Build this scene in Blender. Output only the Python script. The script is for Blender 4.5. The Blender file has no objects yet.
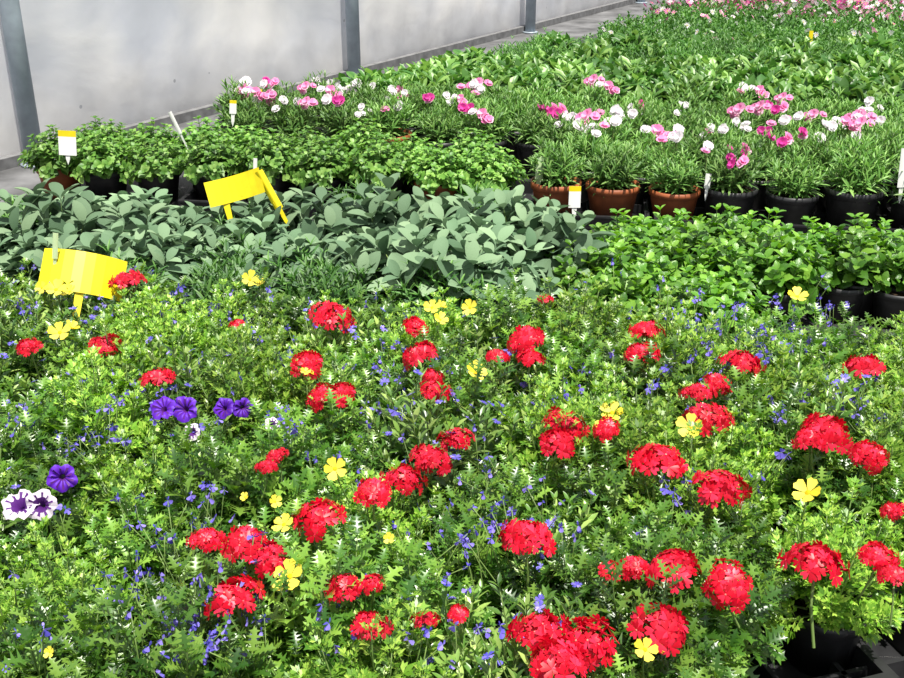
import bpy, math, random
import numpy as np
from mathutils import Vector, Matrix
random.seed(7)
R_=random.random
U=random.uniform
sc=bpy.context.scene
COL=sc.collection
try:
    sc.view_settings.view_transform='Standard'
except Exception: pass

# ------------------------------------------------------------------ camera
PITCH=math.radians(24); F=1050.0; CH=1.15
cam=bpy.data.cameras.new('camera'); co=bpy.data.objects.new('camera',cam); COL.objects.link(co)
co.location=(0,0,CH); co.rotation_euler=(math.radians(90)-PITCH,0,0)
cam.sensor_width=36; cam.lens=36*F/904; cam.clip_start=.02
sc.camera=co
def W(px,py,z):
    """survey helper: world position, at real height z, of a point measured on the photograph"""
    xc=(px-452)/F; yc=(339-py)/F
    Y=math.cos(PITCH)+yc*math.sin(PITCH); Z=-math.sin(PITCH)+yc*math.cos(PITCH)
    t=(z-CH)/Z
    return Vector((xc*t,Y*t,z)), t

# ------------------------------------------------------------------ materials
def newmat(name):
    m=bpy.data.materials.new(name); m.use_nodes=True
    nt=m.node_tree; nt.nodes.clear()
    return m,nt,nt.nodes,nt.links
def organic(name,cols,rough=.45,trans=.25,spec=.5,objvar=.25,bump=0):
    m,nt,N,L=newmat(name)
    out=N.new('ShaderNodeOutputMaterial'); g=N.new('ShaderNodeNewGeometry'); oi=N.new('ShaderNodeObjectInfo')
    r=N.new('ShaderNodeValToRGB')
    e=r.color_ramp.elements
    for i,c in enumerate(cols):
        p=i/(len(cols)-1)
        if i==0: el=e[0]; el.position=0
        elif i==len(cols)-1: el=e[-1]; el.position=1
        else: el=e.new(p)
        el.color=(*c,1)
    L.new(g.outputs['Random Per Island'],r.inputs[0])
    hs=N.new('ShaderNodeHueSaturation')
    mr=N.new('ShaderNodeMapRange'); mr.inputs[3].default_value=1-objvar; mr.inputs[4].default_value=1+objvar
    L.new(oi.outputs['Random'],mr.inputs[0]); L.new(mr.outputs[0],hs.inputs['Value']); L.new(r.outputs[0],hs.inputs['Color'])
    p=N.new('ShaderNodeBsdfPrincipled'); p.inputs['Roughness'].default_value=rough; p.inputs['Specular IOR Level'].default_value=spec
    L.new(hs.outputs[0],p.inputs['Base Color'])
    if bump:
        tc=N.new('ShaderNodeTexCoord'); nz=N.new('ShaderNodeTexNoise'); nz.inputs['Scale'].default_value=bump
        b=N.new('ShaderNodeBump'); b.inputs['Strength'].default_value=.5; b.inputs['Distance'].default_value=.002
        L.new(tc.outputs['Object'],nz.inputs['Vector']); L.new(nz.outputs[0],b.inputs['Height']); L.new(b.outputs[0],p.inputs['Normal'])
    t=N.new('ShaderNodeBsdfTranslucent')
    h2=N.new('ShaderNodeHueSaturation'); h2.inputs['Value'].default_value=1.3; h2.inputs['Saturation'].default_value=1.1
    L.new(hs.outputs[0],h2.inputs['Color']); L.new(h2.outputs[0],t.inputs[0])
    mx=N.new('ShaderNodeMixShader'); mx.inputs[0].default_value=trans
    L.new(p.outputs[0],mx.inputs[1]); L.new(t.outputs[0],mx.inputs[2]); L.new(mx.outputs[0],out.inputs[0])
    return m
def solid(name,c,rough=.5,spec=.5,metal=0,noise=0,nscale=20,bump=0):
    m,nt,N,L=newmat(name)
    out=N.new('ShaderNodeOutputMaterial'); p=N.new('ShaderNodeBsdfPrincipled')
    p.inputs['Roughness'].default_value=rough; p.inputs['Specular IOR Level'].default_value=spec; p.inputs['Metallic'].default_value=metal
    tc=N.new('ShaderNodeTexCoord'); nz=N.new('ShaderNodeTexNoise'); nz.inputs['Scale'].default_value=nscale; nz.inputs['Detail'].default_value=5
    L.new(tc.outputs['Object'],nz.inputs['Vector'])
    r=N.new('ShaderNodeValToRGB')
    r.color_ramp.elements[0].position=.3; r.color_ramp.elements[1].position=.7
    r.color_ramp.elements[0].color=(*[x*(1-noise) for x in c],1); r.color_ramp.elements[1].color=(*[min(1,x*(1+noise)) for x in c],1)
    L.new(nz.outputs[0],r.inputs[0]); L.new(r.outputs[0],p.inputs['Base Color'])
    if bump:
        b=N.new('ShaderNodeBump'); b.inputs['Strength'].default_value=bump; b.inputs['Distance'].default_value=.01
        L.new(nz.outputs[0],b.inputs['Height']); L.new(b.outputs[0],p.inputs['Normal'])
    L.new(p.outputs[0],out.inputs[0]); return m

M_verb=organic('verbena_leaf',[(.025,.09,.01),(.085,.21,.022),(.24,.41,.06)],.33,.26,.7,.35)
M_bid=organic('bidens_leaf',[(.055,.15,.01),(.16,.34,.028),(.4,.57,.09)],.38,.28,.6,.3)
M_lob=organic('lobelia_leaf',[(.04,.11,.015),(.12,.25,.04),(.34,.46,.12)],.33,.25,.7,.35)
M_stem=organic('stem',[(.09,.16,.035),(.2,.3,.08)],.5,.1)
M_sage=organic('sage_leaf',[(.08,.15,.08),(.14,.23,.13),(.24,.35,.2)],.7,.15,.25,.2,bump=400)
M_mint=organic('mint_leaf',[(.045,.14,.012),(.1,.26,.025),(.23,.44,.055)],.36,.28,.55,.25,bump=300)
M_oreg=organic('oregano_leaf',[(.055,.16,.02),(.135,.3,.045),(.27,.45,.1)],.48)
M_dian=organic('dianthus_leaf',[(.06,.16,.03),(.13,.28,.055),(.25,.42,.11)],.5)
M_strap=organic('strap_leaf',[(.045,.14,.025),(.12,.26,.05),(.27,.44,.11)],.4)
M_fine=organic('fine_leaf',[(.035,.12,.02),(.08,.21,.035),(.15,.31,.065)],.5)
M_red=organic('red_petal',[(.4,.0,.012),(.66,.004,.026),(.84,.03,.085)],.4,.2,.35,.12)
M_redeye=organic('red_eye',[(.55,.06,.08),(.8,.25,.2)],.5,.1,.3,.1)
M_yel=organic('yellow_petal',[(.8,.62,.03),(.88,.78,.12)],.5,.25,.3,.08)
M_yelc=organic('yellow_centre',[(.7,.36,.0),(.8,.48,.02)],.7,.05,.2,.1)
M_blue=organic('blue_petal',[(.06,.055,.4),(.15,.12,.57),(.35,.28,.78)],.5,.2,.3,.2)
M_purp=organic('purple_petal',[(.09,.012,.4),(.15,.03,.55)],.5,.2,.3,.1)
M_pale=organic('pale_petal',[(.58,.5,.6),(.7,.64,.72)],.5,.25,.3,.08)
M_dark=organic('dark_throat',[(.06,.01,.12),(.1,.02,.2)],.6,.05,.3,.1)
M_white=organic('white_petal',[(.72,.67,.71),(.84,.8,.83)],.5,.3,.3,.05)
M_pink=organic('pink_petal',[(.68,.16,.4),(.76,.3,.52),(.84,.55,.7)],.5,.25,.3,.12)
M_mag=organic('magenta_petal',[(.45,.02,.22),(.65,.08,.36)],.5,.25,.3,.12)
M_pot=solid('black_plastic',(.02,.02,.022),.42,.5,noise=.4)
M_terra=solid('terracotta_plastic',(.3,.085,.03),.55,.4,noise=.3)
M_soil=solid('potting_soil',(.035,.022,.014),.95,.1,noise=.6,nscale=120,bump=.6)
M_card=solid('yellow_card',(.7,.57,.008),.4,.4,noise=.1,nscale=30)
M_cardw=solid('white_label',(.78,.78,.76),.4,.4,noise=.03)
M_cardg=solid('pale_green_label',(.5,.62,.36),.4,.4,noise=.03)
M_steel=solid('galvanised_steel',(.3,.35,.4),.5,.5,metal=.2,noise=.15,nscale=14)
M_cord=solid('cord',(.5,.5,.48),.8,.2,noise=.1)

# ------------------------------------------------------------------ mesh builder
def nrm(v):
    l=math.sqrt(v[0]*v[0]+v[1]*v[1]+v[2]*v[2]) or 1
    return np.array(v)/l
class MB:
    def __init__(s): s.V=[];s.F=[];s.M=[];s.n=0;s.mats=[]
    def mi(s,m):
        if m not in s.mats: s.mats.append(m)
        return s.mats.index(m)
    def add(s,V,Fs,m):
        k=s.mi(m); s.V.append(np.asarray(V,float)); n=s.n
        for f in Fs: s.F.append(tuple(i+n for i in f)); s.M.append(k)
        s.n+=len(V)
    def leaf(s,T,p,d,n,L,m,ws=1.):
        d=nrm(d); x=nrm(np.cross(d,n)); z=np.cross(x,d)
        V=T[0]
        s.add(np.array(p)+L*(np.outer(V[:,0]*ws,x)+np.outer(V[:,1],d)+np.outer(V[:,2],z)),T[1],m)
    def tube(s,pts,r0,r1,m,k=3):
        V=[];Fs=[];n=len(pts)
        for i,p in enumerate(pts):
            a=pts[min(i+1,n-1)]; b=pts[max(i-1,0)]
            d=nrm(np.array(a)-np.array(b)); x=nrm(np.cross(d,(.3,.9,.2))); y=np.cross(d,x)
            r=r0+(r1-r0)*i/(n-1)
            for j in range(k):
                t=2*math.pi*j/k; V.append(np.array(p)+r*(x*math.cos(t)+y*math.sin(t)))
        for i in range(n-1):
            for j in range(k):
                Fs.append((i*k+j,i*k+(j+1)%k,(i+1)*k+(j+1)%k,(i+1)*k+j))
        Fs.append(tuple(range((n-1)*k,n*k)))
        s.add(V,Fs,m)
    def lathe(s,prof,m,k=20,c=(0,0,0)):
        V=[];Fs=[]
        for r,z in prof:
            for j in range(k):
                t=2*math.pi*j/k; V.append((c[0]+r*math.cos(t),c[1]+r*math.sin(t),c[2]+z))
        for i in range(len(prof)-1):
            for j in range(k): Fs.append((i*k+j,i*k+(j+1)%k,(i+1)*k+(j+1)%k,(i+1)*k+j))
        s.add(V,Fs,m)
    def box(s,x0,x1,y0,y1,z0,z1,m):
        V=[(x,y,z) for z in(z0,z1) for y in(y0,y1) for x in(x0,x1)]
        s.add(V,[(0,2,3,1),(4,5,7,6),(0,1,5,4),(2,6,7,3),(0,4,6,2),(1,3,7,5)],m)
    def mesh(s,name,smooth=True):
        me=bpy.data.meshes.new(name); V=np.vstack(s.V)
        me.from_pydata(V.tolist(),[],s.F)
        for m in s.mats: me.materials.append(m)
        me.polygons.foreach_set('material_index',s.M)
        if smooth: me.polygons.foreach_set('use_smooth',[True]*len(s.F))
        me.update(); return me

def tpl(rows,fold,droop):
    V=[];Fs=[]
    for t,w in rows:
        z=-droop*t*t
        V+= [(-w,t+.12*w,z+fold*w),(0,t,z),(w,t+.12*w,z+fold*w)]
    for i in range(len(rows)-1):
        a=3*i; Fs+=[(a,a+1,a+4,a+3),(a+1,a+2,a+5,a+4)]
    return np.array(V),Fs
T_lobed=tpl([(0,.02),(.14,.03),(.23,.27),(.28,.07),(.37,.06),(.46,.38),(.5,.1),(.58,.08),(.66,.33),(.69,.08),(.76,.07),(.84,.2),(.87,.06),(1,.0)],.35,.22)
T_lance=tpl([(0,.015),(.25,.1),(.5,.14),(.75,.1),(1,0)],.4,.2)
T_oval=tpl([(0,.03),(.15,.14),(.28,.3),(.36,.27),(.5,.36),(.58,.31),(.72,.29),(.8,.2),(.93,.12),(1,0)],.3,.25)
T_sage=tpl([(0,.02),(.12,.05),(.2,.16),(.4,.25),(.6,.27),(.8,.21),(.93,.11),(1,0)],.3,.35)
T_lin=tpl([(0,.03),(.4,.05),(.8,.035),(1,0)],.5,.35)
T_strap=tpl([(0,.03),(.3,.08),(.6,.14),(.82,.13),(1,0)],.4,.4)
def t_bid():
    V=[];Fs=[]
    def lobe(x,y,a,L,w):
        dx,dy=math.sin(a),math.cos(a); px,py=dy,-dx; b=len(V)
        dr=lambda Y:-.2*Y*Y
        for (u,v) in((0,0),(.5,w),(1,0),(.5,-w)):
            X=x+dx*L*u+px*v; Y=y+dy*L*u+py*v
            V.append((X,Y,dr(Y)+.25*abs(X)))
        Fs.append((b,b+1,b+2,b+3))
    lobe(0,0,0,.62,.015)
    lobe(0,.5,0,.5,.085)
    for y,L in((.28,.34),(.52,.36)):
        for s in(-1,1):
            lobe(0,y,s*.85,L,.07)
            lobe(s*.1,y+.1,s*.25,L*.6,.05)
    return np.array(V),Fs
T_bid=t_bid()
def t_petal(w=.5,notch=.12,cup=.1):
    V=[(0,0,0),(-w*.55,.45,cup*.4),(-w*.8,.8,cup),(-w*.4,1.0,cup),(0,1-notch,cup*.8),(w*.4,1.0,cup),(w*.8,.8,cup),(w*.55,.45,cup*.4),(0,.55,0)]
    Fs=[(0,8,1),(1,8,3,2),(8,4,3),(8,5,4),(8,7,6,5),(0,7,8)]
    return np.array(V,float),Fs
P_notch=t_petal(.5,.25,-.08); P_round=t_petal(.42,.02,.12); P_nar=t_petal(.22,.0,.05); P_fr=t_petal(.6,.1,.1)

def perp(n):
    x=nrm(np.cross(n,(.21,.83,.37))); return x,np.cross(n,x)
def flower(mb,p,n,r,k,T,mat,cmat=None,cr=.15,flat=.15,ph=None):
    n=nrm(n); x,y=perp(n); ph=U(0,6) if ph is None else ph
    for i in range(k):
        a=ph+2*math.pi*i/k; d=x*math.cos(a)+y*math.sin(a)+n*(flat+U(-.1,.1))
        mb.leaf(T,p,d,n,r*U(.88,1.1),mat)
    if cmat:
        q=np.array(p)+n*r*.08; V=[q+n*r*cr*.6]; 
        for i in range(6):
            a=i*math.pi/3; V.append(q+r*cr*(x*math.cos(a)+y*math.sin(a)))
        mb.add(V,[(0,1+i,1+(i+1)%6) for i in range(6)],cmat)

def pot(mb,r,h,m,k=20):
    mb.lathe([(0.0,.002),(r*.72,.002),(r*.74,.0),(r*.93,h*.8),(r*.95,h*.82),(r,h*.82),(r*1.0,h),(r*.94,h),(r*.92,h*.85),(0.001,h*.84)],m,k)
    mb.lathe([(r*.915,h*.87),(r*.5,h*.9),(0.001,h*.88)],M_soil,k)

def shoots(mb,z0,R,H,ns,nn,L,T,mat,stem=True,spread=(1.25,.55),dome=.5,start=.35,ws=1.,tip=3,noise=.02,ends=None):
    for i in range(ns):
        u=(i+.5)/ns; rho=R*math.sqrt(u)*U(.9,1.08); a=i*2.39996+U(-.3,.3)
        ca,sa=math.cos(a),math.sin(a)
        top=z0+H*(1-dome*(rho/R)**2)+U(-noise,noise)
        p0=np.array((.25*rho*ca,.25*rho*sa,z0)); p2=np.array((rho*ca,rho*sa,max(top,z0+.01)))
        p1=np.array((.75*rho*ca,.75*rho*sa,z0+(top-z0)*.5))
        B=lambda t:(1-t)**2*p0+2*t*(1-t)*p1+t*t*p2
        D=lambda t:nrm(2*(1-t)*(p1-p0)+2*t*(p2-p1)+np.array((0,0,.004)))
        if stem: mb.tube([B(0),B(.4),B(.75),B(1)],.0022,.001,M_stem)
        ph=U(0,6)
        for j in range(nn):
            t=start+(1-start)*(j+U(-.2,.2))/(nn-1) if nn>1 else 1; t=min(1,max(0,t))
            p=B(t); s=D(t); x,y=perp(s); ang=spread[0]+(spread[1]-spread[0])*t
            l=L*(1-.45*max(0,(t-.6)/.4))*U(.8,1.15)
            k=2 if j<nn-1 else tip
            for q in range(k):
                b=ph+j*1.57+q*2*math.pi/k+U(-.3,.3)
                rad=x*math.cos(b)+y*math.sin(b)
                d=s*math.cos(ang)+rad*math.sin(ang)+np.array((U(-.15,.15),U(-.15,.15),U(-.1,.15)))
                mb.leaf(T,p,d,s+np.array((0,0,.3)),l,mat,ws)
        if ends: ends(mb,p2,D(1))

def variants(n,fn,name):
    return [fn(i).mesh(name) for i in range(n)]
def v_verb(i):
    mb=MB(); pot(mb,.065,.11,M_pot,14); shoots(mb,.1,.125,.165,28,7,.05,T_lobed,M_verb,noise=.045,dome=.7,ws=1.1); return mb
def v_bid(i):
    mb=MB(); pot(mb,.065,.11,M_pot,14); shoots(mb,.1,.125,.17,42,7,.043,T_bid,M_bid,noise=.045,tip=4,dome=.7,ws=1.1); return mb
def v_lob(i):
    mb=MB(); pot(mb,.065,.11,M_pot,14)
    def e(mb,p,s):
        if R_()<.18:
            p=p+s*.01; flower(mb,p,s+np.array((U(-.6,.6),U(-.9,.2),.4)),.009,5,P_notch,M_blue)
    shoots(mb,.1,.125,.175,38,8,.038,T_lance,M_lob,noise=.045,ends=e,ws=1.2,dome=.7); return mb
def v_sage(i):
    mb=MB(); pot(mb,.08,.12,M_pot,16); shoots(mb,.11,.14,.13,13,4,.1,T_sage,M_sage,spread=(1.25,.6),noise=.04,start=.25); return mb
def v_mint(i):
    mb=MB(); pot(mb,.07,.1,M_pot,16); shoots(mb,.09,.11,.12,32,5,.042,T_oval,M_mint,spread=(1.2,.8),noise=.03,dome=.7); return mb
def v_oreg(i):
    mb=MB(); pot(mb,.085,.12,M_terra if i==0 else M_pot,18); shoots(mb,.11,.145,.14,50,6,.034,T_oval,M_oreg,spread=(1.3,.9),noise=.015,dome=.85,ws=1.15); return mb
def v_dian(pm):
    def f(i):
        mb=MB(); pot(mb,.092,.13,pm,20)
        shoots(mb,.115,.1,.13,38,6,.055,T_lin,M_dian,spread=(1.0,.4),noise=.035,start=.15,tip=4,ws=1.7,dome=.5)
        return mb
    return f
def dianf(mats):
    def f(i):
        mb=MB()
        for k in range(random.choice((2,3,4))):
            p=np.array((U(-.05,.05),U(-.04,.04),U(-.025,.025))); b=np.array((p[0]*.3,p[1]*.3,-.1))
            mb.tube([b,(b+p)/2+np.array((0,0,.01)),p],.0018,.0015,M_stem)
            n=np.array((U(-.6,.6),U(-1.1,-.1),.7)); m=random.choice(mats)
            mb.leaf(T_lance,p-nrm(n)*.015,n,(1,0,0),.018,M_stem,2)
            q=U(.8,1.15)
            flower(mb,p,n,.024*q,6,P_fr,m,flat=.2); flower(mb,p+nrm(n)*.003,n,.018*q,5,P_fr,m,flat=.7)
        return mb
    return f
def v_strap(i):
    mb=MB(); pot(mb,.075,.11,M_pot,12); shoots(mb,.1,.1,.09,16,3,.12,T_strap,M_strap,spread=(1.1,.45),noise=.02,start=.3,stem=False); return mb
def v_grass(i):
    mb=MB(); pot(mb,.075,.11,M_pot,12); shoots(mb,.1,.11,.11,40,5,.05,T_lin,M_fine,spread=(1.,.5),noise=.03,start=.2,ws=1.6,tip=4,stem=False); return mb
def v_far(mats,dens):
    def f(i):
        mb=MB(); pot(mb,.075,.11,M_pot,12)
        def e(mb,p,s):
            if R_()<dens: 
                m=random.choice(mats); flower(mb,p+np.array((0,0,U(.01,.04))),(U(-.4,.4),U(-1.2,-.2),.6),U(.017,.025),9,P_nar,m,M_yelc,.2)
        shoots(mb,.1,.12,.12,26,4,.045,T_lance,M_fine,spread=(1.,.6),noise=.02,start=.3,ends=e,stem=False,ws=1.5); return mb
    return f
def v_cluster(i):
    mb=MB(); R=.032; n=26
    mb.tube([(U(-.02,.02),U(-.02,.02),-.1),(0,0,-.05),(0,0,-.005)],.0022,.002,M_stem,5)
    ex=U(.85,1.2)
    for k in range(n):
        u=(k+.5)/n; ct=1-u*1.0; st=math.sqrt(max(0,1-ct*ct)); a=k*2.39996+i+U(-.25,.25)
        d=np.array((st*math.cos(a)*ex,st*math.sin(a)/ex,ct*.6)); r=R*U(.82,1.2)
        p=d*r; mb.tube([(0,0,-.008),p*.5,p],.0018,.002,M_red)
        nn=nrm(d+np.array((U(-.3,.3),U(-.45,.15),U(0,.4))))
        flower(mb,p,nn,U(.0115,.0145),5,P_notch,M_red,M_redeye if R_()<.3 else None,.1,flat=U(.0,.3))
    for k in range(6):
        a=U(0,6.28); d=np.array((math.cos(a),math.sin(a),-.1)); mb.leaf(T_lance,(0,0,-.005),d,(0,0,1),.018,M_stem)
    return mb
def v_bidf(i):
    mb=MB(); mb.tube([(.01,0,-.12),(0,0,-.05),(0,0,0)],.002,.0015,M_stem,4)
    n=(U(-.5,.5),-.5,.8)
    flower(mb,(0,0,0),n,.03,5,t_petal(.48,.06,.1),M_yel,M_yelc,.18,flat=.3)
    if i==0: flower(mb,(.03,.01,-.006),(.5,-.2,.6),.022,5,t_petal(.42,.03,.1),M_yel,M_yelc,.18,flat=.6)
    return mb
def v_lobs(i):
    mb=MB()
    for k in range(random.choice((2,3,4,5))):
        p=np.array((U(-.03,.03),U(-.03,.03),U(-.025,.02))); b=np.array((U(-.02,.02),U(-.02,.02),-.09))
        mb.tube([b,(b+p)/2,p],.0012,.0009,M_stem)
        n=nrm((U(-.9,.9),U(-.9,.4),.6)); x,y=perp(n)
        for a,l in((-.9,.0095),(0,.0105),(.9,.0095)):
            mb.leaf(P_round,p,np.array((math.sin(a),-.3,-math.cos(a)*.9)),n,l,M_blue,1.1)
        for a in(-.4,.4): mb.leaf(P_nar,p,np.array((math.sin(a),.2,math.cos(a))),n,.007,M_blue,1.2)
    return mb
def petunia(rim,inner,wide=2):
    def f(i):
        mb=MB(); K=30; V=[]
        prof=[(.003,-.035),(.006,-.018),(.01,-.008),(.02,.001),(.031,.004),(.039,.0)]
        for q,(r,z) in enumerate(prof):
            for j in range(K):
                t=2*math.pi*j/K; rr=r*(1+(.2*abs(math.cos(2.5*t))-.1)*(q/5)**1.5)*U(.97,1.03); zz=z+(.006*math.sin(5*t*2+i)+.004*math.sin(t*3+i))*(q/5)
                V.append((rr*math.cos(t),rr*math.sin(t),zz))
        A=[];B=[];C=[]
        for q in range(len(prof)-1):
            for j in range(K):
                f_=(q*K+j,q*K+(j+1)%K,(q+1)*K+(j+1)%K,(q+1)*K+j)
                (A if q<1 else B if (q<wide or (j%3==0 and q<4)) else C).append(f_)
        V=np.array(V)@np.array(Matrix.Rotation(.6+.3*i,3,'X')).T
        mb.add(V,A,M_dark); mb.add(V,B,inner); mb.add(V,C,rim)
        mb.tube([(0,.03,-.12),(0,.025,-.06),(0,.02,-.03)],.002,.002,M_stem,4)
        return mb
    return f

VERB=variants(4,v_verb,'verbena_plant'); BID=variants(3,v_bid,'bidens_plant'); LOB=variants(3,v_lob,'lobelia_plant')
SAGE=variants(4,v_sage,'sage_plant'); MINT=variants(3,v_mint,'mint_plant'); OREG=variants(4,v_oreg,'oregano_plant')
DT=variants(2,v_dian(M_terra),'dianthus_terracotta'); DB=variants(3,v_dian(M_pot),'dianthus_black')
DFW=variants(3,dianf([M_white]),'dianthus_white'); DFP=variants(3,dianf([M_pink,M_pink,M_white]),'dianthus_pink'); DFM=variants(2,dianf([M_mag,M_pink]),'dianthus_magenta')
STRAP=variants(3,v_strap,'strap_plant'); GRASS=variants(3,v_grass,'grass_plant')
FARP=variants(4,v_far([M_pink,M_mag,M_mag,M_white],.45),'far_pink'); FARW=variants(3,v_far([M_white,M_pink],.28),'far_white'); FARG=variants(2,v_far([M_white],.02),'far_green')
CLU=variants(7,v_cluster,'verbena_cluster'); BIDF=variants(4,v_bidf,'bidens_flower'); LOBS=variants(6,v_lobs,'lobelia_sprig')
PETP=variants(3,petunia(M_purp,M_dark),'petunia_purple'); PETW=variants(2,petunia(M_pale,M_dark,3),'petunia_pale')

def group(name):
    e=bpy.data.objects.new(name,None); e.empty_display_size=.1; COL.objects.link(e); return e
def inst(me,x,y,z,par,rz=None,s=1.,name=None,tilt=0):
    if isinstance(me,list): me=random.choice(me)
    o=bpy.data.objects.new(name or me.name.split('.')[0],me); COL.objects.link(o)
    o.location=(x,y,z); o.rotation_euler=(U(-tilt,tilt),U(-tilt,tilt),U(0,6.28) if rz is None else rz); o.scale=(s,s,s*U(.93,1.07))
    o.parent=par; return o

# ------------------------------------------------------------------ layout
TH=math.radians(-8); cR,sR=math.cos(TH),math.sin(TH)
def RS(s,r): return (s*cR-r*sR, s*sR+r*cR)   # along-row, across-row -> world
W0=Vector((-1.81,4.42)); WD=Vector((.51,.86)).normalized(); WN=Vector((WD.y,-WD.x))
def wd(x,y): return (Vector((x,y))-W0).dot(WN)

def fill(par,ss,r0,r1,sp,choose,cond=lambda x,y:True,sc_=(.9,1.1),jit=.15,wmin=.22):
    r=r0; k=0
    while r<=r1+1e-6:
        s=ss[0]+(sp/2 if k%2 else 0)
        while s<=ss[1]:
            x,y=RS(s+U(-jit,jit)*sp,r+U(-jit,jit)*sp)
            if wd(x,y)>wmin and cond(x,y):
                inst(choose(x,y),x,y,0.004,par,s=U(*sc_))
            s+=sp
        r+=sp*.9; k+=1

bed=group('verbena_lobelia_bidens_bed')
def inbed(x,y):
    if x>.3: 
        if y<1.215+.25*(x-.3): return False
    if x>.9 and y>2.1: return False
    return True
def chb(x,y):
    q=R_()
    if x<-.45: return LOB if q<.5 else VERB if q<.75 else BID
    return BID if q<.36 else VERB if q<.8 else LOB
GAPS=[W(665,392,.2)[0],W(575,480,.2)[0],W(120,455,.2)[0],W(390,300,.2)[0],W(890,400,.2)[0],W(465,590,.2)[0],W(770,470,.2)[0],W(170,590,.2)[0],W(40,560,.2)[0],W(290,440,.2)[0],W(790,520,.2)[0]]
def gapok(x,y): return all((x-g.x)**2+(y-g.y)**2>.063**2 for g in GAPS)
fill(bed,(-2.0,1.5),.62,2.22,.141,chb,lambda x,y:inbed(x,y) and gapok(x,y),(.84,1.12))

reds=[(128,283,34),(332,318,44),(308,366,38),(158,380,36),(104,348,36),(30,348,28),(322,398,34),(342,396,34),(416,328,28),(420,357,40),(433,378,24),(434,392,34),(527,343,44),(497,358,28),(530,360,30),(647,333,34),(642,355,38),(742,366,42),(718,384,28),(698,394,34),(862,369,42),(708,420,46),(565,426,42),(558,445,42),(607,430,30),(825,434,52),(868,457,42),(656,463,56),(719,489,56),(455,440,36),(432,462,44),(404,480,42),(374,494,42),(278,456,20),(266,468,18),(318,520,56),(207,541,36),(246,546,50),(272,560,48),(234,600,56),(343,588,38),(372,584,22),(525,540,58),(610,571,26),(634,568,32),(672,572,60),(729,585,54),(815,566,62),(878,558,42),(895,512,26),(894,578,40),(660,630,68),(540,634,62),(588,646,62),(556,664,64),(370,628,42),(425,620,22),(458,616,20),(812,440,36),(238,325,14),(545,300,14)]
for x,y,w in reds:
    p,t=W(x,y,U(.278,.296)); s=w/F*t/.078
    inst(CLU,p.x,p.y,p.z,bed,s=max(.45,min(1.35,s)),tilt=.3)
yels=[(60,333,26),(56,290,24),(70,292,18),(42,288,16),(250,280,20),(260,284,14),(432,308,20),(440,320,18),(470,308,20),(475,373,26),(797,297,24),(612,413,28),(690,427,32),(335,469,28),(284,525,26),(290,577,40),(389,538,14),(808,493,36),(645,650,28),(50,652,14),(305,372,12),(275,502,16),(600,425,14),(245,497,12)]
for x,y,w in yels:
    p,t=W(x,y,U(.29,.308)); s=.93*w/F*t/.06
    inst(BIDF,p.x,p.y,p.z,bed,s=s,rz=U(-.6,.6),tilt=.3)
blu=[(90,415,60,28,14),(150,400,60,30,9),(210,350,70,30,8),(60,300,60,20,11),(140,300,60,15,8),(260,300,60,20,8),(700,330,60,25,15),(760,310,60,20,14),(800,345,50,20,12),(850,390,50,30,8),(590,380,70,40,9),(480,420,50,50,8),(385,380,50,50,7),(190,625,35,18,11),(120,560,60,40,8),(60,600,50,50,6),(180,500,50,25,7),(260,590,70,60,7),(470,525,50,20,7),(480,635,50,20,5),(540,505,40,20,5),(690,520,80,50,4),(420,560,70,60,4),(380,440,70,30,5),(300,640,120,30,6),(840,400,30,10,4),(30,440,40,30,6),(650,310,50,12,6),(330,330,60,20,6),(740,450,80,40,4),(280,420,60,30,5)]
for cx,cy,sx,sy,n in blu:
    for _ in range(n):
        p,t=W(random.gauss(cx,sx*.8),random.gauss(cy,sy*.8),U(.26,.298))
        if inbed(p.x,p.y) and p.y<2.4: inst(LOBS,p.x,p.y,p.z,bed,s=U(.75,1.1),tilt=.4)
for x,y,w in[(163,408,25),(185,409,25),(224,408,20),(243,408,20),(62,478,28)]:
    p,t=W(x,y,.3); inst(PETP,p.x,p.y,p.z,bed,rz=U(-.6,.6),s=w/F*t/.078,tilt=.4)
for x,y,w in[(20,505,34),(41,505,30),(192,432,17),(272,424,14)]:
    p,t=W(x,y,.298); inst(PETW,p.x,p.y,p.z,bed,rz=U(-.4,.4),s=w/F*t/.078,tilt=.2)

sage=group('potted_sage_row')
fill(sage,(-2.4,.1),2.5,2.98,.2,lambda x,y:SAGE,lambda x,y:x<(.24 if y<2.6 else .36),(.85,1.15))
ros=group('rosemary_row')
for px,py in((235,255),(250,225),(225,285),(330,285),(20,215),(60,222),(300,265),(360,200),(480,205),(440,280),(110,280)):
    p,t=W(px,py,.22); inst(GRASS,p.x,p.y,.004,ros,s=1.15,name='rosemary_plant')
mint=group('potted_mint_row')
fill(mint,(-.1,2.2),2.48,3.02,.15,lambda x,y:MINT,lambda x,y: not(x>.74 and y<2.66) and x>(.3 if y<2.65 else .42),(.98,1.18))
fill(mint,(.8,1.8),2.28,2.36,.15,lambda x,y:MINT,lambda x,y:x>.95,(.85,1.))
oreg=group('potted_oregano_row')
fill(oreg,(-2.05,-.24),3.7,4.07,.21,lambda x,y:OREG,lambda x,y:x<.2 and x>-1.53,(.95,1.06),.08)
dian=group('potted_dianthus_row')
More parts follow.
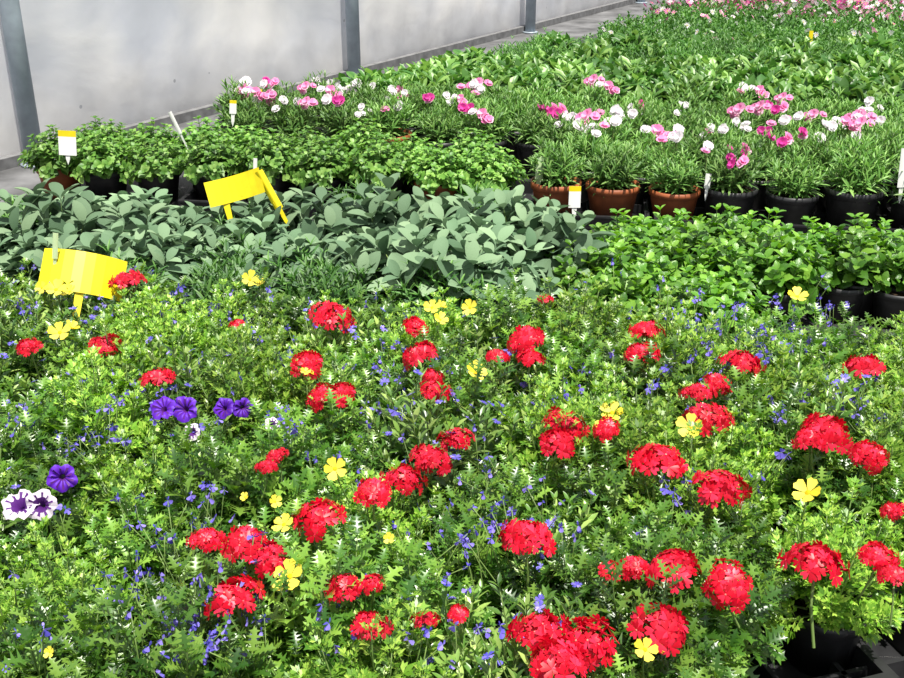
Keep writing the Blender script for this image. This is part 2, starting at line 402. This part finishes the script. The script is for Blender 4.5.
for k in range(6):
    s=-2.6+(.1 if k%2 else 0)
    while s<3:
        r=3.66+.2*k; x,y=RS(s+U(-.01,.01),r+U(-.01,.01))
        if wd(x,y)>.62 and (x>.3 or r>4.2):
            me=(DT if x<.85 else DB) if k==0 else (DT if R_()<.15 else DB)
            inst(me,x,y,.012,dian,s=U(.97,1.1),name='potted_dianthus')
            lo=1 if x>.3 else 3
            if (lo<=k<=lo+2 or R_()<.2) and R_()<.85:
                zz=U(.25,.3)
                for _ in range(random.choice((1,2,2))):
                    fs=(DFW if R_()<.36 else DFP) if R_()<.82 else DFM
                    inst(fs,x+U(-.1,.1),y+U(-.09,.09),zz,dian,s=U(.75,1.1),rz=U(-.7,.7),name='dianthus_bloom')
        s+=.205
st=group('strap_leaf_seedling_bed'); fill(st,(-3,5),4.95,5.75,.17,lambda x,y:STRAP,lambda x,y:x<.6*y+.3,(1,1.25),wmin=.85)
gr=group('grassy_seedling_bed'); fill(gr,(-3,6),5.95,6.7,.17,lambda x,y:GRASS if R_()<.8 else STRAP,lambda x,y:x<.6*y+.3,(1,1.2),wmin=.95)
fg=group('leafy_seedling_bed'); fill(fg,(-2,7),6.9,7.7,.18,lambda x,y:FARG if R_()<.9 else FARW,lambda x,y:x<.55*y+.3,(1,1.2),wmin=1.0)
fp=group('osteospermum_bed'); fill(fp,(-2,9),7.9,13.0,.2,lambda x,y:(FARP if y>8.0 else FARW) if R_()<(.9 if x>1.8 else .55) else FARG,lambda x,y:x<.52*y+.3,(1,1.2),wmin=1.0)

# ------------------------------------------------------------------ trays
def tray(nx,ny,sp,h):
    mb=MB(); w=nx*sp; d=ny*sp; t=.004
    mb.box(-w/2,w/2,-d/2,d/2,0,.004,M_pot)
    for i in range(nx+1):
        x=-w/2+i*sp; mb.box(x-t,x+t,-d/2,d/2,.004,h if i in(0,nx) else h*.7,M_pot)
    for j in range(ny+1):
        y=-d/2+j*sp; mb.box(-w/2,w/2,y-t,y+t,.004,h if j in(0,ny) else h*.7,M_pot)
    mb.box(-w/2-.012,w/2+.012,-d/2-.012,-d/2,h-.006,h,M_pot); mb.box(-w/2-.012,w/2+.012,d/2,d/2+.012,h-.006,h,M_pot)
    mb.box(-w/2-.012,-w/2,-d/2,d/2,h-.006,h,M_pot); mb.box(w/2,w/2+.012,-d/2,d/2,h-.006,h,M_pot)
    return mb.mesh('carry_tray',False)
TR=tray(4,2,.205,.05); TR2=tray(3,2,.15,.06)
trays=group('black_carry_trays')
s=-1.95
while s<2.6:
    x,y=RS(s,3.76)
    if wd(x,y)>.7: inst(TR,x,y,.002,trays,rz=TH)
    s+=.86
for (px,py,rz) in((868,287,-.14),(700,655,.3),(800,690,.3)):
    p,t=W(px,py,.03); inst(TR2,p.x,p.y,.002,trays,rz=rz)
ep=MB(); pot(ep,.068,.1,M_pot,24); epm=ep.mesh('empty_pot')
for (px,py) in((842,285),(790,278),(898,290),(872,268),(828,262)):
    p,t=W(px,py,.1); inst(epm,p.x,p.y,.008,trays)

# ------------------------------------------------------------------ labels
def card(name,px,py,z,w,h,rot,mat,stake=.2,sx=0,bend=.012,top=None):
    p,t=W(px,py,z); mb=MB(); nx,nz=8,4; V=[];Fs=[];A=[]
    for side in(0,1):
        for j in range(nz+1):
            for i in range(nx+1):
                u=i/nx-.5; v=j/nz-.5
                V.append((u*w,(.0012 if side else 0)+bend*(4*u*u)+.3*bend*v,v*h))
    n=(nx+1)*(nz+1)
    idx=lambda s_,i,j:s_*n+j*(nx+1)+i
    for j in range(nz):
        for i in range(nx):
            q=[(idx(0,i,j),idx(0,i+1,j),idx(0,i+1,j+1),idx(0,i,j+1)),(idx(1,i,j),idx(1,i,j+1),idx(1,i+1,j+1),idx(1,i+1,j))]
            (A if (top and j==nz-1) else Fs).extend(q)
    for i in range(nx):
        for j in(0,nz): Fs.append((idx(0,i,j),idx(1,i,j),idx(1,i+1,j),idx(0,i+1,j)))
    for j in range(nz):
        for i in(0,nx): Fs.append((idx(0,i,j),idx(0,i,j+1),idx(1,i,j+1),idx(1,i,j)))
    mb.add(V,Fs,mat)
    if A: mb.add(V,A,top)
    sw=min(.01,w*.3)
    V=[(sx-sw,.002,-h*.3),(sx+sw,.002,-h*.3),(sx+sw,.004,-h*.3),(sx-sw,.004,-h*.3),(sx-sw*.7,.002,-stake),(sx+sw*.7,.002,-stake),(sx+sw*.7,.004,-stake),(sx-sw*.7,.004,-stake),(sx,.003,-stake-.02)]
    mb.add(V,[(0,1,5,4),(1,2,6,5),(2,3,7,6),(3,0,4,7),(0,3,2,1),(4,5,8),(5,6,8),(6,7,8),(7,4,8)],mat)
    o=bpy.data.objects.new(name,mb.mesh(name,False)); COL.objects.link(o); o.location=p; o.rotation_euler=rot
    return o
card('yellow_plant_label',83,272,.31,.185,.1,(-.6,.26,.22),M_card,.16,bend=.03)
card('yellow_plant_label',236,188,.33,.165,.072,(-.4,-.28,.0),M_card,.09,sx=-.04,bend=-.015)
card('yellow_plant_label',269,190,.33,.024,.12,(-.3,-.42,.3),M_card,.1)
card('plant_name_tag',67,143,.24,.065,.09,(-.15,.05,0),M_cardw,.06,top=M_card,bend=.003)
card('plant_name_tag',257,96,.28,.045,.055,(-.15,.0,0),M_cardw,.06,top=M_card,bend=.003)
card('plant_name_tag',233,107,.27,.028,.055,(-.1,.1,.2),M_cardw,.06,top=M_card,bend=.003)
card('plant_name_tag',575,197,.12,.042,.075,(-.15,.03,.1),M_cardw,.06,top=M_card,bend=.003)
card('plant_name_tag',175,123,.28,.014,.09,(0,-.35,.2),M_cardw,.1,bend=.002)
card('plant_name_tag',540,168,.2,.028,.08,(-.1,.08,.2),M_cardg,.09,bend=.003)
card('plant_name_tag',708,181,.18,.02,.05,(-.15,.06,-.1),M_cardw,.05,bend=.003)
card('plant_name_tag',904,168,.25,.03,.13,(-.1,.0,.2),M_cardw,.1,bend=.003)
card('plant_name_tag',811,38,.28,.025,.08,(-.1,.05,.2),M_card,.18,bend=.003)
card('plant_name_tag',255,168,.3,.012,.06,(-.1,.1,.1),M_cardw,.12,bend=.002)
card('plant_name_tag',55,246,.37,.012,.06,(-.1,.15,.1),M_cardg,.2,bend=.002)

# ------------------------------------------------------------------ wall, posts, floor
def wallmat():
    m,nt,N,L=newmat('polythene_film')
    out=N.new('ShaderNodeOutputMaterial'); p=N.new('ShaderNodeBsdfPrincipled'); p.inputs['Roughness'].default_value=.4
    tc=N.new('ShaderNodeTexCoord'); mp=N.new('ShaderNodeMapping'); mp.inputs['Scale'].default_value=(.8,.8,1.2)
    nz=N.new('ShaderNodeTexNoise'); nz.inputs['Scale'].default_value=1.8; nz.inputs['Detail'].default_value=6; nz.inputs['Distortion'].default_value=.3
    L.new(tc.outputs['Object'],mp.inputs[0]); L.new(mp.outputs[0],nz.inputs['Vector'])
    r=N.new('ShaderNodeValToRGB'); r.color_ramp.elements[0].color=(.56,.58,.64,1); r.color_ramp.elements[1].color=(.86,.84,.82,1)
    r.color_ramp.elements[0].position=.35; r.color_ramp.elements[1].position=.65
    L.new(nz.outputs[0],r.inputs[0])
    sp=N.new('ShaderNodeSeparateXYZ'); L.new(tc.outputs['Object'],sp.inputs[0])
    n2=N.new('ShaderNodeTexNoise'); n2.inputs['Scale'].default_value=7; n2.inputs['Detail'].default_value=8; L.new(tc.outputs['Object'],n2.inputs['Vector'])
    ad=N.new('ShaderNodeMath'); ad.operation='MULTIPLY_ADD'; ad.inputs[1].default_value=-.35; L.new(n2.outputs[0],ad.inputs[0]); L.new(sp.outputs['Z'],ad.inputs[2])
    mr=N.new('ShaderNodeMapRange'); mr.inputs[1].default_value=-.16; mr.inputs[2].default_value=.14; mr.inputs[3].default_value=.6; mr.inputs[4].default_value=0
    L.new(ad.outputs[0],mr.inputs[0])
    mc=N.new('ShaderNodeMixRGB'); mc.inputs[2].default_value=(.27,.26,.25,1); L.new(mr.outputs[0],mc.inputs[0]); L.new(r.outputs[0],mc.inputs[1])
    vo=N.new('ShaderNodeTexVoronoi'); vo.inputs['Scale'].default_value=5; L.new(tc.outputs['Object'],vo.inputs['Vector'])
    lt=N.new('ShaderNodeMath'); lt.operation='LESS_THAN'; lt.inputs[1].default_value=.045; L.new(vo.outputs['Distance'],lt.inputs[0])
    md=N.new('ShaderNodeMixRGB'); md.inputs[2].default_value=(.3,.3,.32,1); L.new(lt.outputs[0],md.inputs[0]); L.new(mc.outputs[0],md.inputs[1])
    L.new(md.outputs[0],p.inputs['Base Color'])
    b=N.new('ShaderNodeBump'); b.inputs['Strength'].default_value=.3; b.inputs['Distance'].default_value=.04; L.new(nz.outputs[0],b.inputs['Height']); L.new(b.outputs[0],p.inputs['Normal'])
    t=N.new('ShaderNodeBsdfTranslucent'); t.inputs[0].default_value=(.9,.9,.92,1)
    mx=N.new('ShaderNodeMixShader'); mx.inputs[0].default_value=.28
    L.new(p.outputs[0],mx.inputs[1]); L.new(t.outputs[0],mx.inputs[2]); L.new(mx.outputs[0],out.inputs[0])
    return m
mb=MB(); V=[];Fs=[]; NL,NH=260,20; Lw=20; off=.06
for j in range(NH+1):
    for i in range(NL+1):
        a=-5+Lw*i/NL; z=2.4*j/NH
        ph=(a/2.34)%1
        bul=.03*math.sin(math.pi*ph)+.007*math.sin(a*7+z*3)+.007*math.sin(z*9+a*2.3)+.006*math.sin(a*19-z*6)
        q=W0+WD*a-WN*(off+bul)
        V.append((q.x,q.y,z))
for j in range(NH):
    for i in range(NL):
        b=j*(NL+1)+i; Fs.append((b,b+1,b+NL+2,b+NL+1))
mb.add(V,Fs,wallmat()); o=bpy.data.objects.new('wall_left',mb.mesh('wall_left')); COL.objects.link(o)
mb=MB(); M_rail=solid('grey_rail',(.16,.16,.165),.7,.3,noise=.3)
a0=W0+WD*-5; a1=W0+WD*15
def strip(mb,prof,m):
    V=[]
    for q in(a0,a1):
        for (d,z) in prof: V.append((q.x+WN.x*d,q.y+WN.y*d,z))
    mb.add(V,[(0,1,5,4),(1,2,6,5),(2,3,7,6),(3,0,4,7),(0,3,2,1),(4,5,6,7)],m)
strip(mb,((-.05,0),(-.01,0),(-.01,.05),(-.05,.05)),M_rail)
o=bpy.data.objects.new('baseboard_left',mb.mesh('baseboard_left',False)); COL.objects.link(o)
mb=MB(); strip(mb,((-.008,.0005),(.5,.0005),(.5,.004),(-.008,.004)),solid('dusty_grey_fabric',(.12,.12,.125),.85,.2,noise=.5,nscale=5))
o=bpy.data.objects.new('dusty_path_strip',mb.mesh('dusty_path_strip',False)); COL.objects.link(o)
for k in range(-1,6):
    q=W0+WD*2.34*k+WN*.035
    mb=MB(); r=.04
    mb.lathe([(0.001,.004),(r,.004),(r,.6),(r,1.2),(r,1.8),(r,2.4),(0.001,2.4)],M_steel,20)
    mb.lathe([(r+.001,.005),(r+.02,.005),(r+.02,.014),(r+.001,.016)],M_steel,20)
    mb.lathe([(r+.001,1.3),(r+.008,1.3),(r+.008,1.34),(r+.001,1.34)],M_steel,20)
    o=bpy.data.objects.new('greenhouse_post',mb.mesh('greenhouse_post')); COL.objects.link(o); o.location=(q.x,q.y,0)
# floor: black woven ground cover
m,nt,N,L=newmat('woven_ground_cover')
out=N.new('ShaderNodeOutputMaterial'); p=N.new('ShaderNodeBsdfPrincipled'); p.inputs['Roughness'].default_value=.6
tc=N.new('ShaderNodeTexCoord'); nz=N.new('ShaderNodeTexNoise'); nz.inputs['Scale'].default_value=2.5; nz.inputs['Detail'].default_value=8
L.new(tc.outputs['Object'],nz.inputs['Vector'])
r=N.new('ShaderNodeValToRGB'); r.color_ramp.elements[0].color=(.012,.012,.014,1); r.color_ramp.elements[1].color=(.06,.06,.062,1); r.color_ramp.elements[0].position=.35; r.color_ramp.elements[1].position=.75
L.new(nz.outputs[0],r.inputs[0]); L.new(r.outputs[0],p.inputs['Base Color'])
ck=N.new('ShaderNodeTexChecker'); ck.inputs['Scale'].default_value=260; L.new(tc.outputs['Object'],ck.inputs['Vector'])
b=N.new('ShaderNodeBump'); b.inputs['Strength'].default_value=.4; b.inputs['Distance'].default_value=.002; L.new(ck.outputs['Fac'],b.inputs['Height']); L.new(b.outputs[0],p.inputs['Normal'])
L.new(p.outputs[0],out.inputs[0])
mb=MB(); mb.box(-6,11,-2,18,-.05,0,m); o=bpy.data.objects.new('floor',mb.mesh('floor',False)); COL.objects.link(o)
# cord on the ground
mb=MB(); a,_=W(815,648,.004); c,_=W(960,668,.004)
mb.tube([tuple(a+(c-a)*i/10+Vector((0,.004*math.sin(i*1.3),0))) for i in range(11)],.002,.002,M_cord,6)
o=bpy.data.objects.new('ground_cord',mb.mesh('ground_cord')); COL.objects.link(o)

# ------------------------------------------------------------------ light
sd=bpy.data.lights.new('sun','SUN'); sd.energy=8.0; sd.angle=math.radians(.8); sd.color=(1,.96,.87)
so=bpy.data.objects.new('sun',sd); COL.objects.link(so)
so.rotation_euler=Vector((.12,-.22,.85)).to_track_quat('Z','Y').to_euler()
w=bpy.data.worlds.new('sky'); sc.world=w; w.use_nodes=True
bg=w.node_tree.nodes['Background']; bg.inputs[0].default_value=(.9,.93,1,1); bg.inputs[1].default_value=.78
